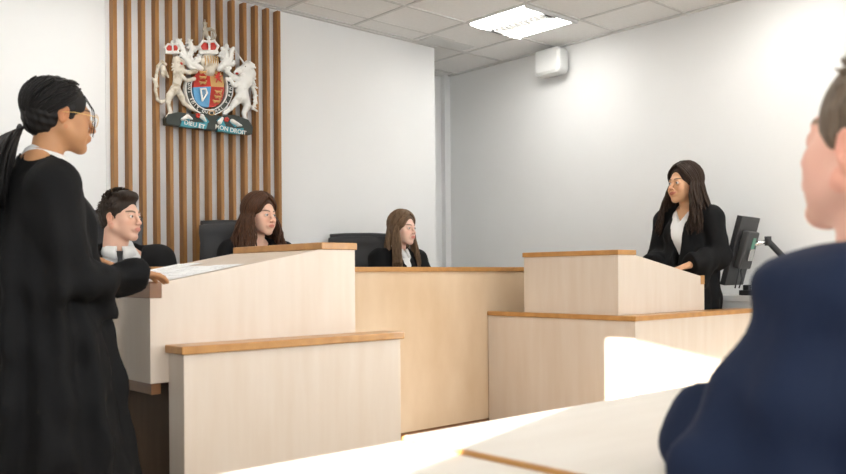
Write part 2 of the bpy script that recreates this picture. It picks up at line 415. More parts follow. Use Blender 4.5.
# ------------------------------------------------------------------ ceiling lights, vent, speaker
def ceiling_light(x, y, lab):
    t = thing('ceiling_light', (x+.3, y+.3, CZ), lab, 'ceiling light', 'square recessed ceiling lights')
    e = .012; z = CZ
    f = MB().box((x+e, y+e, z-.03), (x+.6-e, y+.03, z-.008)).box((x+e, y+.57, z-.03), (x+.6-e, y+.6-e, z-.008))
    f.box((x+e, y+.03, z-.012), (x+.6-e, y+.57, z-.008)); f.build('housing', 'white_plastic', t)
    def wing(xa, xb):          # curved diffuser running along Y
        pts = []; n = 10
        for i in range(n+1):
            a = i/n; pts.append((xa + (xb-xa)*a, z - .014 - .018*math.sin(math.pi*a)**.7))
        pts += [(xb, z-.0125), (xa, z-.0125)]
        MB().prism(pts, y+.03, y+.57).build('diffuser', 'lamp', t)
    wing(x+.015, x+.235); wing(x+.365, x+.585)
    MB().box((x+.24, y+.05, z-.018), (x+.36, y+.55, z-.0125)).build('louvre_tray', 'lamp_dim', t)
    l = MB()
    for i in range(11): yy = y+.055+i*.048; l.add([(x+.24, yy, z-.018), (x+.36, yy+.012, z-.018), (x+.36, yy+.015, z-.036), (x+.24, yy+.003, z-.036)], [(0, 1, 2, 3)])
    l.build('louvre', 'white_plastic', t)
    for yy in (y+.032, y+.558): MB().box((x+.24, yy, z-.034), (x+.36, yy+.012, z-.014)).build('end_plate', 'dkgrey', t)
    return t
first = ceiling_light(4.456, 3.85, 'bright square recessed ceiling light near the wall speaker')
for (x, y) in ((4.456, 2.05), (4.456, -.35), (2.056, 1.45), (2.056, -.95), (-.344, 3.25), (-.344, .25), (1.456, 3.85)):  # unseen fixtures, added to fill the room and brighten the right wall
    c = copy_tree(first); c.location = (x+.3, y+.3, CZ); c['label'] = 'unseen square recessed ceiling light added to help light the room'
v = thing('ceiling_vent', (4.75, 4.95, CZ), 'pale slotted air vent in the ceiling near the wall corner', 'vent')
MB().box((4.50, 4.875, CZ-.006), (4.98, 5.03, CZ)).build('frame', 'grid', v)
for i in range(6): MB().box((4.52, 4.888+i*.023, CZ-.010), (4.96, 4.898+i*.023, CZ-.006)).build('slot_blade', 'white_plastic', v)
s = thing('wall_speaker', (XW, 4.45, H+1.76), 'small white loudspeaker mounted high on the right wall under the ceiling light', 'speaker')
def rrect(cx, cz, w_, h_, r, n=6):
    out = []
    for (sx, sz, a0) in ((1, 1, 0), (-1, 1, 90), (-1, -1, 180), (1, -1, 270)):
        for i in range(n+1):
            a = R(a0 + 90*i/n); out.append((cx + sx*(w_/2-r) + r*math.cos(a), cz + sz*(h_/2-r) + r*math.sin(a)))
    return out
MB().prism(rrect(4.44, H+1.755, .275, .215, .045), XW-.15, XW-.03, 'x').build('cabinet', 'white_plastic', s, .02, True, seg=4)
MB().prism(rrect(4.44, H+1.755, .23, .17, .03), XW-.156, XW-.148, 'x').build('grille', 'white_plastic', s, .004)
MB().box((XW-.04, 4.38, H+1.70), (XW, 4.48, H+1.82)).build('bracket', 'white_plastic', s, .004)

# ------------------------------------------------------------------ monitor desk behind the standing woman
t = thing('side_desk', (5.38, 2.6, 0), 'white equipment desk against the right wall behind the smiling woman', 'desk')
MB().box((5.26, 1.6, H-.19), (XW-.013, 3.1, H-.15)).build('desktop', 'white_plastic', t, .004)
MB().box((5.28, 1.65, 0), (5.30, 3.05, H-.19)).build('front_panel', 'white_plastic', t)
t = thing('power_strip', (5.34, 2.62, H-.15), 'black socket strip with plugs on the white side desk under the monitor', 'power strip')
MB().box((5.29, 2.50, H-.15), (5.36, 2.74, H-.115)).build('socket_bar', 'plastic', t, .004)
for y in (2.54, 2.62, 2.70): MB().box((5.305, y-.02, H-.115), (5.345, y+.02, H-.08)).build('plug', 'plastic', t, .004)
P = lambda x, y, d: Vector([c*d for c in ray(x, y)]) + Vector((0, 0, H))
mon = thing('monitor', tuple(P(745, 252, 5.5)), 'black flat monitor seen edge on, hanging from a wall arm', 'monitor')
# the panel stands tilted: built in its own frame (x width, y thickness, z height)
def framed(mb, Mx): mb.v = [tuple(Mx @ Vector(p)) for p in mb.v]; return mb
Mm = Matrix.Rotation(heading(.75, -.66), 4, 'Z') @ Matrix.Rotation(R(-15), 4, 'X')
def mpart(n, m, mb, bev=.003): framed(mb, Mm); return mb.build(n, m, mon, bev, world=False)
mpart('screen_panel', 'plastic', MB().box((-.16, -.05, -.23), (.16, -.015, .23)))
mpart('rear_cover', 'dkgrey', MB().box((-.10, -.016, -.11), (.10, .03, .14)), .01)
mpart('connector_board', 'led', MB().box((-.05, .03, .02), (.0, .033, .10)), 0)
mpart('mount_plate', 'chrome', MB().box((-.03, .035, -.05), (.04, .05, .03)))
arm = thing('swing_bracket', (XW, 2.3, H-.03), 'black and chrome wall arm carrying the monitor', 'bracket')
a0 = P(751, 245, 5.52); a1 = P(768, 241, 5.50); a2 = P(790, 276, 5.38)
a2 = Vector((XW-.02, a2.y, a2.z))
MB().tube([a0, a0.lerp(a1, .5), a1], [.011, .016, .012], 8).build('swivel_joint', 'chrome', arm, smooth=True)
MB().tube([a1 - Vector((0, 0, .03)), a1 + Vector((0, 0, .03))], .022, 10).build('elbow_hub', 'plastic', arm, smooth=True)
MB().tube([a1, a2], [.020, .022], 8).build('lower_arm', 'plastic', arm, smooth=True)
MB().box((XW-.025, a2.y-.04, a2.z-.06), (XW, a2.y+.04, a2.z+.06)).build('wall_plate', 'chrome', arm, .003)
for k, (xa, xb) in enumerate(((738, 735), (744, 739))):
    p0 = P(xa, 262, 5.5); p1 = P(xb, 288, 5.46)
    p1.z = H - .10
    pts = [p0, p0.lerp(p1, .35) + Vector((0, .012*(k*2-1), 0)), p0.lerp(p1, .7) + Vector((0, -.01, .01)), p1]
    o = MB().tube(pts, .005, 6).build('monitor_cable', 'plastic', None, smooth=True)
    props(o, ('thin black cable, %s of the two, hanging from the monitor' % ('left' if k == 0 else 'right')), 'cable', 'cables under the monitor')

# ------------------------------------------------------------------ office chairs
def office_chair():
    t = thing('office_chair', (0, 0, 0), '', 'chair', 'black leather office chairs')
    # local: faces +Y, floor z = 0, seat .5
    v = Vol((-.3, -.4, .36), (.3, .36, .56), .012)
    v.cap((-.14, -.1, .47), (.14, -.1, .47), .13, k=.05, sq=(1, 1, 2.6)).cap((-.15, .14, .47), (.15, .14, .47), .13, k=.05, sq=(1, 1, 2.6)).cap((0, -.1, .47), (0, .14, .47), .2, k=.03, sq=(1, 1, 4))
    mesh_obj('seat', *v.mesh(), 'leather', t)
    m = MB(); n = 14; rows = 12; vs = []
    for side in (0, 1):
        for i in range(rows+1):
            a = i/rows; z = .50 + .72*a
            wd = .215 + .012*math.sin(a*math.pi) + (.01 if a > .9 else 0)
            yb = -.20 - .13*a + .02*math.cos(a*6)
            th = .075*(1 - .35*a)
            for j in range(n+1):
                x = -wd + 2*wd*j/n; c = 1 - abs(2*j/n-1)**4
                vs.append((x, yb + (th*.5*c + .004 + .012*math.cos(a*26)*c if side == 0 else -th*.5*c - .004) - .03*(1-(2*j/n-1)**2)*.8, z + (.0 if a < .99 else -.01*abs(2*j/n-1)**6)))
    fs = []; k = (rows+1)*(n+1); q = n+1
    for i in range(rows):
        for j in range(n):
            fs.append((i*q+j, i*q+j+1, (i+1)*q+j+1, (i+1)*q+j)); fs.append((k+i*q+j, k+(i+1)*q+j, k+(i+1)*q+j+1, k+i*q+j+1))
    for i in range(rows): fs.append((i*q, (i+1)*q, k+(i+1)*q, k+i*q)); fs.append((i*q+n, k+i*q+n, k+(i+1)*q+n, (i+1)*q+n))
    for j in range(n): fs.append((j, k+j, k+j+1, j+1)); fs.append((rows*q+j, rows*q+j+1, k+rows*q+j+1, k+rows*q+j))
    m.add(vs, fs).build('backrest', 'leather', t, .006, True, world=False)
    MB().tube([(-.215, -.328, 1.215), (-.1, -.35, 1.222), (.1, -.35, 1.222), (.215, -.328, 1.215)], .027, 10).build('head_roll', 'leather', t, smooth=True, world=False)
    MB().tube([(0, -.05, .40), (0, -.24, .40), (0, -.30, .55), (0, -.29, .80)], [.03, .03, .025, .02], 8).build('back_stem', 'plastic', t, smooth=True, world=False)
    for sx in (-1, 1):
        MB().tube([(sx*.24, -.22, .68), (sx*.27, -.15, .71), (sx*.27, .12, .70), (sx*.25, .15, .6), (sx*.2, .1, .45)], .018, 8).build('armrest', 'plastic', t, smooth=True, world=False)
    MB().tube([(0, 0, .07), (0, 0, .42)], [.028, .02], 10).build('gas_stem', 'chrome', t, smooth=True, world=False)
    for i in range(5):
        a = R(72*i+18); p = (math.cos(a)*.29, math.sin(a)*.29)
        l = MB().tube([(0, 0, .10), (p[0], p[1], .07)], [.03, .018], 8).build('base_leg', 'chrome', t, smooth=True, world=False)
        MB().tube([(p[0]-.02*math.sin(a), p[1]+.02*math.cos(a), .028), (p[0]+.02*math.sin(a), p[1]-.02*math.cos(a), .028)], .028, 12).build('castor', 'plastic', l, world=False)
    return t
chair0 = office_chair()
def put_chair(o, loc, yaw, lab): o.location = loc; o.rotation_euler = (0, 0, yaw); o['label'] = lab

# ------------------------------------------------------------------ people
SKIN = {'light': ((.80, .50, .37), (.62, .24, .19), (.09, .055, .035)),
        'pale': ((.84, .56, .44), (.70, .27, .21), (.16, .10, .06)),
        'tan': ((.66, .37, .21), (.50, .17, .12), (.025, .015, .01)),
        'brown': ((.50, .25, .12), (.38, .13, .09), (.015, .01, .008)),
        'ruddy': ((.80, .46, .36), (.62, .25, .2), (.2, .14, .09))}
def make_head(skin, wide=1.0, male=False, smile=0, h=.0032):
    v = Vol((-.105, -.135, -.24), (.105, .145, .14), h)
    v.ell((0, -.018, .035), (.074*wide, .094, .083), .0)
    v.ell((0, .028, -.028), (.056*wide, .058, .082), .03)
    jw = .052*wide + (.004 if male else 0)
    for s in (-1, 1):
        v.cap((s*jw, -.004, -.048), (s*.014, .066, -.096 - (.003 if male else 0)), .019, .014, .03)
        v.ell((s*.040*wide, .056, -.024), (.021, .019, .018), .025)
        v.ell((s*.034*wide, .056 - (.006 if male else 0), -.055), (.018, .018, .021), .03)
    v.ell((0, .074, -.100), (.015 if male else .012, .014, .013), .02)
    v.cap((-.026, .079, .020), (.026, .079, .020), .0105 if male else .009, k=.02)
    for s in (-1, 1): v.ell((s*.030, .097, -.001), (.017, .014, .011), .014, 'sub')
    v.cap((0, .086, .012), (0, .108, -.029), .0065, .0085, .012)
    v.ell((0, .110, -.033), (.0085, .008, .0075), .008)
    for s in (-1, 1): v.ell((s*.0105, .1005, -.036), (.007, .009, .0065), .007)
    for s in (-1, 1): v.ell((s*.0055, .106, -.042), (.0032, .005, .003), .002, 'sub')
    v.ell((0, .086, -.062), (.026, .016, .016), .015)
    v.ell((0, .0965, -.0588), (.021, .0070, .0038), .004)
    v.ell((0, .0955, -.0676), (.018, .0070, .0048), .004)
    v.ell((0, .108, -.0630 + smile*.001), (.022, .010, .0012), .002, 'sub')
    if smile:
        for s in (-1, 1): v.cap((s*.012, .0965, -.0615), (s*.027, .083, -.0555), .0050, .003, .005); v.ell((s*.040, .066, -.040), (.016, .014, .013), .015)
    for s in (-1, 1):          # lids round each eyeball, then the opening between them
        v.ell((s*.030, .0765, .0), (.0145, .0135, .0135), .006)
        v.ell((s*.030, .0915, -.0005), (.0135, .012, .0052), .003, 'sub')
    for s in (-1, 1):
        v.ell((s*.075*wide, -.012, -.008), (.0075, .017, .030), .006, rot=(R(-12), 0, s*R(-18)))
        v.ell((s*.0725*wide, -.022, .003), (.006, .015, .020), .004, rot=(0, 0, s*R(-18)))
        v.ell((s*.083*wide, -.006, -.006), (.006, .0085, .017), .004, 'sub', rot=(R(-12), 0, s*R(-18)))
    nr = .060 if male else .049
    v.cap((0, -.028, -.06), (0, -.045, -.24), nr, nr*1.05, .025)
    V, Q = v.mesh()
    base, lip, brow = [np.array(c) for c in SKIN[skin]]
    C = np.tile(base, (len(V), 1))
    def blend(C, w_, c): return C*(1-w_[:, None]) + c*w_[:, None]
    x, y, z = V.T; ax = np.abs(x)
    ch = np.exp(-(((ax-.042)/.02)**2 + ((z+.03)/.018)**2))*(y > .03)*.35
    C = blend(C, ch, base*np.array([1.0, .72, .7]))
    no = np.exp(-((ax/.014)**2 + ((z+.033)/.014)**2))*(y > .09)*.3
    C = blend(C, no, base*np.array([1.0, .75, .7]))
    ear = (ax > .071)*(np.abs(y+.012) < .03)*.35
    C = blend(C, ear, base*np.array([1.05, .6, .5]))
    zs = z - (smile > 0)*.0062*np.clip(ax/.025, 0, 1.1)**2; lz = np.abs(zs + .0630)
    lw_ = np.clip(1.15 - (ax/(.0225 + (smile > 0)*.0055))**2 - (lz/.0105)**2, 0, 1)*(y > .085)
    C = blend(C, np.clip(lw_*2.5, 0, 1), lip)
    bz = .0215 + .004*np.sin(np.clip((ax-.012)/.034, 0, 1)*math.pi*.8)
    th = (.0042 if male else .003)*(1 - .5*np.clip((ax-.03)/.02, 0, 1))
    bw = np.clip(1.6 - np.abs(z-bz)/th, 0, 1)*(ax > .011)*(ax < .047)*(y > .04)
    C = blend(C, bw*.92, brow)
    lash = np.clip(1.3 - np.abs(np.sqrt(((ax-.030)/.0145)**2 + (z/.0062)**2) - 1)/.16, 0, 1)*(y > .07)*(z > .001)*(ax < .043)
    C = blend(C, lash*.8, brow*.6)
    if male:
        st = np.clip(1 - np.abs(z+.085)/.045, 0, 1)*(y > -.01)*.16
        C = blend(C, st, base*np.array([.7, .72, .78]))
    return V, Q, C
def make_hand(side, curl=.5):
    """wrist at the origin, fingers along +Y, palm down, thumb towards the body's middle"""
    v = Vol((-.075, -.05, -.10), (.075, .21, .04), .0035)
    v.ell((0, .045, 0), (.040, .050, .014), .0); v.ell((0, .0, 0), (.026, .04, .018), .02)
    for i, (x, L, r) in enumerate(((-.030, .078, .0078), (-.010, .088, .0085), (.011, .083, .0085), (.031, .066, .0075))):
        x *= side*-1
        p = Vector((x, .082 - abs(i-1.3)*.004, 0)); a = 0; pts = [p.copy()]
        pts.insert(0, Vector((x*.7, .04, 0)))
        for seg in (.45, .3, .25):
            a += curl*.75; p = p + Vector((x*.12*seg, math.cos(a)*L*seg, -math.sin(a)*L*seg)); pts.append(p.copy())
        v.chain(pts, [r*1.1, r*1.08, r, r*.92, r*.8], .004)
    s = side
    v.chain([(s*.018, .012, -.004), (s*.042, .040, -.012), (s*.052, .066, -.022), (s*.050, .088, -.030)], [.015, .012, .0095, .0085], .008)
    return v.mesh()
def xf(V, Mx):
    Mx = np.array(Mx); return V @ Mx[:3, :3].T + Mx[:3, 3]
def hand_matrix(elbow, wrist, roll=0):
    d = (Vector(wrist) - Vector(elbow)).normalized(); q = Vector((0, 1, 0)).rotation_difference(d)
    up = Vector((0, 0, 1)); z = (up - d*up.dot(d)); z = z.normalized() if z.length > .05 else Vector((0, 1, 0))
    x = d.cross(z).normalized(); m = Matrix((x, d, z)).transposed().to_4x4()
    m = m @ Matrix.Rotation(roll, 4, 'Y'); m.translation = Vector(wrist); return m
class Person:
    """Local frame: faces +Y, +X is the person's right, z = 0 is the floor they stand or sit over."""
    def __init__(s, label, loc, yaw, eye, skin, seated, head_yaw=0, head_pitch=0, head_roll=0, sh=.17, lean=.0, male=False,
                 arms=None, wide=1.0, smile=0, scale=1.0, headx=0, heads=1.0, drop=0):
        s.t = thing('person', loc, label, 'person', yaw=yaw)
        s.eye, s.seated, s.sh, s.male = eye, seated, sh, male
        k = scale; s.k = k
        s.hc = Vector((headx, .03 + lean, eye)); s.nb = Vector((headx*.5, -.01 + lean*.75, eye - .162*k))
        s.shz = eye - .20*k - drop
        s.shl = {q: Vector((q*sh*k, -.015 + lean*.7, s.shz)) for q in (-1, 1)}
        s.hipz = eye - .70*k if seated else eye*.57
        s.arms = arms or {}
        for q in (-1, 1):
            if q not in s.arms:
                if seated: s.arms[q] = (Vector((q*.24, .08 + lean*.5, s.shz - .27)), Vector((q*.13, .33 + lean*.5, s.shz - .27)))
                else: s.arms[q] = (Vector((q*.25, -.02, s.shz - .29)), Vector((q*.26, .06, s.shz - .52)))
        s.Mh = Matrix.Translation(s.hc) @ Euler((head_pitch, head_roll, head_yaw)).to_matrix().to_4x4() @ Matrix.Scale(heads, 4)
        # ---- body: one mesh
        b = Vol((-.42, -.35, 0), (.42, .75, s.nb.z + .06), .014)
        cz = (s.nb.z + s.hipz)/2
        b.ell((0, -.02, s.hipz + .03), (.14, .10, .12), 0)
        b.ell((0, -.01 + lean*.4, cz + .06), (.135, .095, .26), .05)
        for q in (-1, 1):
            b.cap(s.nb + Vector((0, 0, -.055)), s.shl[q] + Vector((0, 0, -.02)), .042, .044, .04); el, wr = s.arms[q]
            b.cap(s.shl[q], el, .045, .034, .03); b.cap(el, wr, .034, .024, .01)
            hp = Vector((q*.08, 0, s.hipz))
            if seated: kn = Vector((q*.10, .42, s.hipz - .01)); an = Vector((q*.10, .40, .09))
            else: kn = Vector((q*.09, .02, s.hipz*.52)); an = Vector((q*.09, 0, .09))
            b.cap(hp, kn, .072, .055, .03); b.cap(kn, an, .055, .036, .01); b.cap(an, an + Vector((0, .13, -.05)), .036, .03, .02)
        hd = make_head(skin, wide, male, smile)
        parts = [b.mesh(), (xf(hd[0], s.Mh), hd[1])]
        base = np.array(SKIN[skin][0]); C = [np.tile(base, (len(parts[0][0]), 1)), hd[2]]
        for q in (-1, 1):
            hv, hq = make_hand(-q, .35); el, wr = s.arms[q]
            hv = xf(hv, hand_matrix(el, wr)); parts.append((hv, hq)); C.append(np.tile(base, (len(hv), 1)))
        V, Q = join(parts)
        s.body = mesh_obj('body', V, Q, 'skin', s.t, np.concatenate(C))
        # eyes
        for q in (-1, 1):
            bm = bmesh.new(); bmesh.ops.create_uvsphere(bm, u_segments=20, v_segments=16, radius=.0122)
            V = np.array([v.co[:] for v in bm.verts]); F_ = [tuple(v.index for v in f.verts) for f in bm.faces]; bm.free()
            d = np.arctan2(np.hypot(V[:, 0] + (q*.0 + head_eye[0]), V[:, 2]), V[:, 1])
            c = np.where((d < .22)[:, None], (.005, .005, .005), np.where((d < .52)[:, None], SKIN[skin][2], (.72, .70, .68)))
            V = xf(V + np.array((q*.030, .0775, 0)), s.Mh)
            mesh_obj('eye', V, F_, 'eye', s.t, np.array(c, float))
    def hair(s, name, V, Q, m): return mesh_obj(name, xf(V, s.Mh), Q, m, s.t)
    def torso_cloth(s, name, m, grow=.0, v_top=.13, v_depth=.28, hem=None, sleeve=(.075, .085, .10), bell=0, folds=.006, hole=True, bulk=1.0, h=.011, collar=True, skirt=(.20, .27), seed=0, cuffback=.04, vx=0, neck=.0, skf=-.02):
        lo = hem if hem is not None else s.hipz - .06
        v = Vol((-.52, -.45, lo - .02), (.52, .62, s.nb.z + .09), h)
        cz = (s.nb.z + s.hipz)/2; ch = s.shz - .13*s.k; ln = s.nb.y + .01
        v.ell((0, ln - .015, ch), ((.165 + grow)*bulk, (.115 + grow)*bulk, .19), 0)
        v.ell((0, ln*.4 - .01, cz - .03), ((.15 + grow)*bulk, (.115 + grow)*bulk, .25), .05)
        if not s.male and hole: v.ell((0, ln + .07, ch), (.12 + grow, .07, .08), .05)
        v.cap(s.nb + Vector((0, -.012, -.07)), s.nb + Vector((0, -.016, neck)), .10, .067 if s.male else .058, .035)
        if hem is not None:
            n0 = Vector((0, 0, s.hipz + .12)); n1 = Vector((0, skf, hem + .01))
            v.cap(n0, n1, skirt[0], skirt[1], .08, sq=(1, 1.12, 1))
        else: v.cap((-.1, 0, s.hipz), (.1, 0, s.hipz), .11, .11, .08)
        for q in (-1, 1):
            el, wr = s.arms[q]; we = el.lerp(wr, 1 - cuffback/max((wr-el).length, .01))
            v.cap(s.nb + Vector((0, -.012, -.03)), s.shl[q] + Vector((0, 0, -.008)), .052 + grow, sleeve[0]*.86, .05)
            v.cap(s.shl[q] + Vector((0, 0, -.03)), el, sleeve[0], sleeve[1], .03)
            v.cap(el, we, sleeve[1], sleeve[2], .025)
            if bell: v.cap(el.lerp(we, .5) + Vector((0, 0, -bell*.4)), we + Vector((0, 0, -bell)) - (we-el)*.35, sleeve[1]*.7, sleeve[2]*.62, .05, sq=(1.5, 1.2, 1))
        X, Y, Z = v.grid()
        th = np.arctan2(X, Y + .35)*1.0; an = np.arctan2(X, Y)
        rr = np.random.default_rng(seed+3); ph = rr.uniform(0, 6.28, 8)
        low = np.clip((s.shz - Z)/.35, 0, 1)
        fo = folds*(np.sin(11*an + 3*np.sin(Z*2.3+ph[0]) + ph[1]) + .6*np.sin(19*an + 2*np.sin(Z*3.1+ph[2]) + ph[3]))*low
        fo = fo + folds*.7*np.sin(34*Z + 9*X + 14*Y + 2*np.sin(X*17+ph[4]) + ph[5])*np.sin(21*X - 18*Y + 7*Z + ph[6])
        v.F += fo.astype(np.float32)
        v.F = np.maximum(v.F, (lo - Z + 0*X).astype(np.float32))
        if hole:               # open front and neck
            z0 = s.nb.z - v_depth
            wv = np.clip((Z - z0)/v_depth, 0, 1.25)*v_top*.5
            d = np.maximum(np.maximum(np.abs(X - vx) - wv, z0 - Z), (s.nb.y - .0) - Y)
            v.F = np.maximum(v.F, (-d).astype(np.float32))
        rn = (.062 if s.male else .053)
        d = np.sqrt((X - s.nb.x)**2 + (Y - s.nb.y + .014)**2) - rn
        d = np.maximum(d, s.nb.z - .02 - Z)
        v.F = np.maximum(v.F, (-d).astype(np.float32))
        for q in (-1, 1):      # sleeve openings
            el, wr = s.arms[q]; dirn = (wr - el).normalized(); we = el.lerp(wr, 1 - cuffback/max((wr-el).length, .01))
            p = we + dirn*(sleeve[2]*.35)
            dd = (X-p.x)*dirn.x + (Y-p.y)*dirn.y + (Z-p.z)*dirn.z
            ax_ = np.sqrt(np.maximum((X-we.x)**2 + (Y-we.y)**2 + (Z-we.z)**2 - ((X-we.x)*dirn.x + (Y-we.y)*dirn.y + (Z-we.z)*dirn.z)**2, 0)) - sleeve[2]*1.15
            slab = np.maximum(np.maximum(-dd, dd - sleeve[2]*1.3), ax_)
            v.F = np.maximum(v.F, (-slab).astype(np.float32))
        return mesh_obj(name, *v.mesh(), m, s.t)
    def shirt(s, m='shirt', collar=True, up=0):
        v = Vol((-.25, -.2, s.nb.z - .42), (.25, .25, s.nb.z + .09 + up), .008)
        ch = s.shz - .13*s.k; ln = s.nb.y + .01
        v.ell((0, ln - .008, ch), (.150, .112, .19), 0)
        if not s.male: v.ell((0, ln + .07, ch), (.11, .058, .075), .05)
        v.cap((s.nb.x, ln - .01, s.nb.z - .06), (s.nb.x, ln - .022, s.nb.z + (.012 + up if collar else -.04)), .082, .064 if s.male else .056, .03)
        X, Y, Z = v.grid()
        rn = .057 if s.male else .050
        if collar: return mesh_obj('shirt', *v.mesh(), m, s.t)
        rn += .02
        d = np.sqrt((X-s.nb.x)**2 + (Y-s.nb.y+.012)**2) - rn
        d = np.maximum(d, s.nb.z - .05 - Z)
        wv = np.clip((Z - s.nb.z + (.06 if collar else .10))/.1, 0, 2)*(.03 if collar else .055)
        d2 = np.maximum(np.abs(X) - wv, s.nb.y - Y); d2 = np.maximum(d2, s.nb.z - (.06 if collar else .10) - Z)
        v.F = np.maximum(np.maximum(v.F, (-d).astype(np.float32)), (-d2).astype(np.float32))
        return mesh_obj('shirt', *v.mesh(), m, s.t)
    def collar(s, drop=.03, stand=.03, gap=10, z=0.0):
        c = s.Mh @ Vector((0, -.038, -.165)); c.x *= .5; c.z = s.nb.z + z; k = .062*1.04 if s.male else .052*1.02
        n = 26; vs = []
        for i in range(n+1):
            a = R(gap + (360 - 2*gap)*i/n); f = (1 + math.cos(a))/2      # f = 1 in front
            dx, dy = math.sin(a), math.cos(a)
            ro = k + .006; zt = c.z + stand*(1 - .55*f); zb = zt - .028 - drop*f**2*1.1
            for rr, zz in ((k, zt - .03), (k, zt), (ro, zt + .002), (ro + .012 + .016*f**2, zb), (ro + .007 + .014*f**2, zb - .001), (ro - .001, zt - .006)):
                vs.append((c.x + dx*rr, c.y + dy*(rr + .004*f), zz))
        m = 6; fs = [(i*m+j, i*m+(j+1) % m, (i+1)*m+(j+1) % m, (i+1)*m+j) for i in range(n) for j in range(m)] + [tuple(range(m)), tuple(n*m + j for j in range(m))[::-1]]
        return MB().add(vs, fs).build('collar', 'shirt', s.t, world=False, smooth=True)
head_eye = (0, 0)

# ---- hair
def hair_cap(grow=.0, nape=-.05, front=.075, h=.0045, ear=True, quiff=0):
    v = Vol((-.125, -.16, -.15), (.125, .15, .17), h)
    v.ell((0, -.022, .036), (.080 + grow, .100 + grow, .090 + grow), 0)
    v.ell((0, -.055, -.01), (.066 + grow, .062 + grow, .075), .02)
    if quiff: v.cap((-.035, .052, .102), (.045, .058, .106), .018, .021, .03); v.ell((0, .02, .112), (.055, .05, .018), .03)
    v.ell((0, .118, front - .115), (.066, .085, .112), .012, 'sub')
    X, Y, Z = v.grid()
    d = np.maximum(nape + np.clip(Y + .06, 0, .08)*.55 - Z, -1)     # lower edge climbs towards the temple
    v.F = np.maximum(v.F, (d + 0*X).astype(np.float32))
    if ear:
        for s in (-1, 1): v.ell((s*.085, -.008, -.022), (.03, .024, .036), .006, 'sub')
    n = (.0022*np.sin(X*260 + 30*Y)*np.sin(Y*150 + 40*Z) + .0016*np.sin(X*120 + Z*200))*np.clip((.055 - Y)/.05, 0, 1)
    v.F += n.astype(np.float32)
    return v.mesh()
def tubes(paths, r0, n=5, flat=1.0):
    m = MB()
    for p, r in paths: m.tube(p, r, n, flat)
    return m
def strand_set(n, seed, z_end, rx, ry, wave=.006, part=0.0, grow=.0, r=.0045, phmin=60, yoff=-.03, front_fwd=0, r_end=.4, phmax=180, lenvar=.06, sides=(-1, 1)):
    rg = random.Random(seed); out = []
    EX, EY, EZ = .081 + grow, .101 + grow, .092 + grow
    for i in range(n):
        s = rg.choice(sides); u = rg.random()
        ph = R(phmin + (phmax - phmin)*u); j = rg.uniform(0, .010)
        d0 = Vector((part*10*.01 + s*.03, math.cos(ph)*.55*(1 if ph < 1.6 else 1.2) + .1, 1)).normalized()
        d0 = Vector((part + s*.02, .80 - 1.4*u**.8, .8)).normalized()
        d1 = Vector((s*math.sin(ph), math.cos(ph), -.28)).normalized()
        pts = []; 
        for k in range(8):
            a = k/7; q = d0.lerp(d1, a).normalized()
            q = (d0*(math.sin((1-a)*1.0)/math.sin(1.0)) + d1*(math.sin(a)/math.sin(1.0))).normalized()
            pts.append(Vector((q.x*(EX+j), q.y*(EY+j) - .02, q.z*(EZ+j) + .036)))
        p1 = pts[-1]; ze = z_end + rg.uniform(-lenvar, lenvar*.5)
        e = Vector((s*math.sin(ph)*rx*rg.uniform(.75, 1.08), math.cos(ph)*ry*rg.uniform(.8, 1.1) + yoff + (front_fwd if ph < 1.75 else 0), ze))
        w0 = rg.uniform(0, 6.28); wf = rg.uniform(18, 32); m_ = 11
        for k in range(1, m_):
            a = k/(m_-1); b_ = a**.75
            q = Vector((p1.x + (e.x-p1.x)*b_, p1.y + (e.y-p1.y)*b_, p1.z + (e.z-p1.z)*a))
            q.x += wave*math.sin(w0 + wf*(q.z))*min(1, a*2); q.y += wave*math.cos(w0*1.3 + wf*q.z)*min(1, a*2)
            pts.append(q)
        K = len(pts); rr = [r*(.7 if k == 0 else 1)*(1 - (1-r_end)*max(0, (k-K*.5)/(K*.5))**2) for k in range(K)]
        out.append((pts, rr))
    return out
def long_hair(P, m, seed, n, z_end, rx, ry, **kw):
    cap = hair_cap(.003, -.10, .090, ear=False)
    P.hair('hair', *cap, m)
    mb = tubes(strand_set(n, seed, z_end, rx, ry, **kw), 0)
    return P.hair('hair_strands', np.array(mb.v), mb.f, m)

# (1) ponytailed woman in the left foreground
P1 = Person('standing woman in black gown and glasses, black ponytail, seen from behind at left', (.866, 2.80, 0), heading(.80, .60),
            1.555, 'brown', False, head_yaw=R(4), head_pitch=R(-4), sh=.145, lean=.045, drop=.025, heads=.97,
            arms={1: (Vector((.210, .055, 1.015)), Vector((.145, .235, 1.035))), -1: (Vector((-.235, .0, 1.12)), Vector((-.19, .17, 1.10)))})
P1.shirt(); P1.collar(z=.006, stand=.042)
P1.torso_cloth('gown', 'gown', hem=.05, v_top=.06, v_depth=.2, sleeve=(.080, .055, .046), bell=.12, folds=.010, skirt=(.21, .35), skf=.035, h=.0105, seed=1, cuffback=-.035, bulk=1.16, neck=.012)
cap = hair_cap(.003, -.085, .078, ear=True)
P1.hair('hair', *cap, 'hair_black')
tie = Vector((0, -.118, -.070)); paths = []
rg = random.Random(4)
for i in range(190):           # swept back to the tie
    s = rg.choice((-1, 1)); ph = R(rg.uniform(25, 175)); elv = rg.uniform(-.15, .95)
    d0 = Vector((s*math.sin(ph)*math.cos(elv), math.cos(ph)*math.cos(elv), math.sin(elv)))
    if d0.y > .55 and d0.z < .55: continue
    if abs(d0.x) > .6 and d0.y > -.35 and d0.z < .12: continue
    d1 = Vector((s*.05, -.8, -.72)).normalized(); pts = []
    for k in range(9):
        a = k/8; q = (d0*(1-a) + d1*a).normalized(); pts.append(Vector((q.x*.0885, q.y*.1095 - .02, q.z*.0985 + .036)))
    pts.append(tie); paths.append((pts, [.0032]*9 + [.002]))
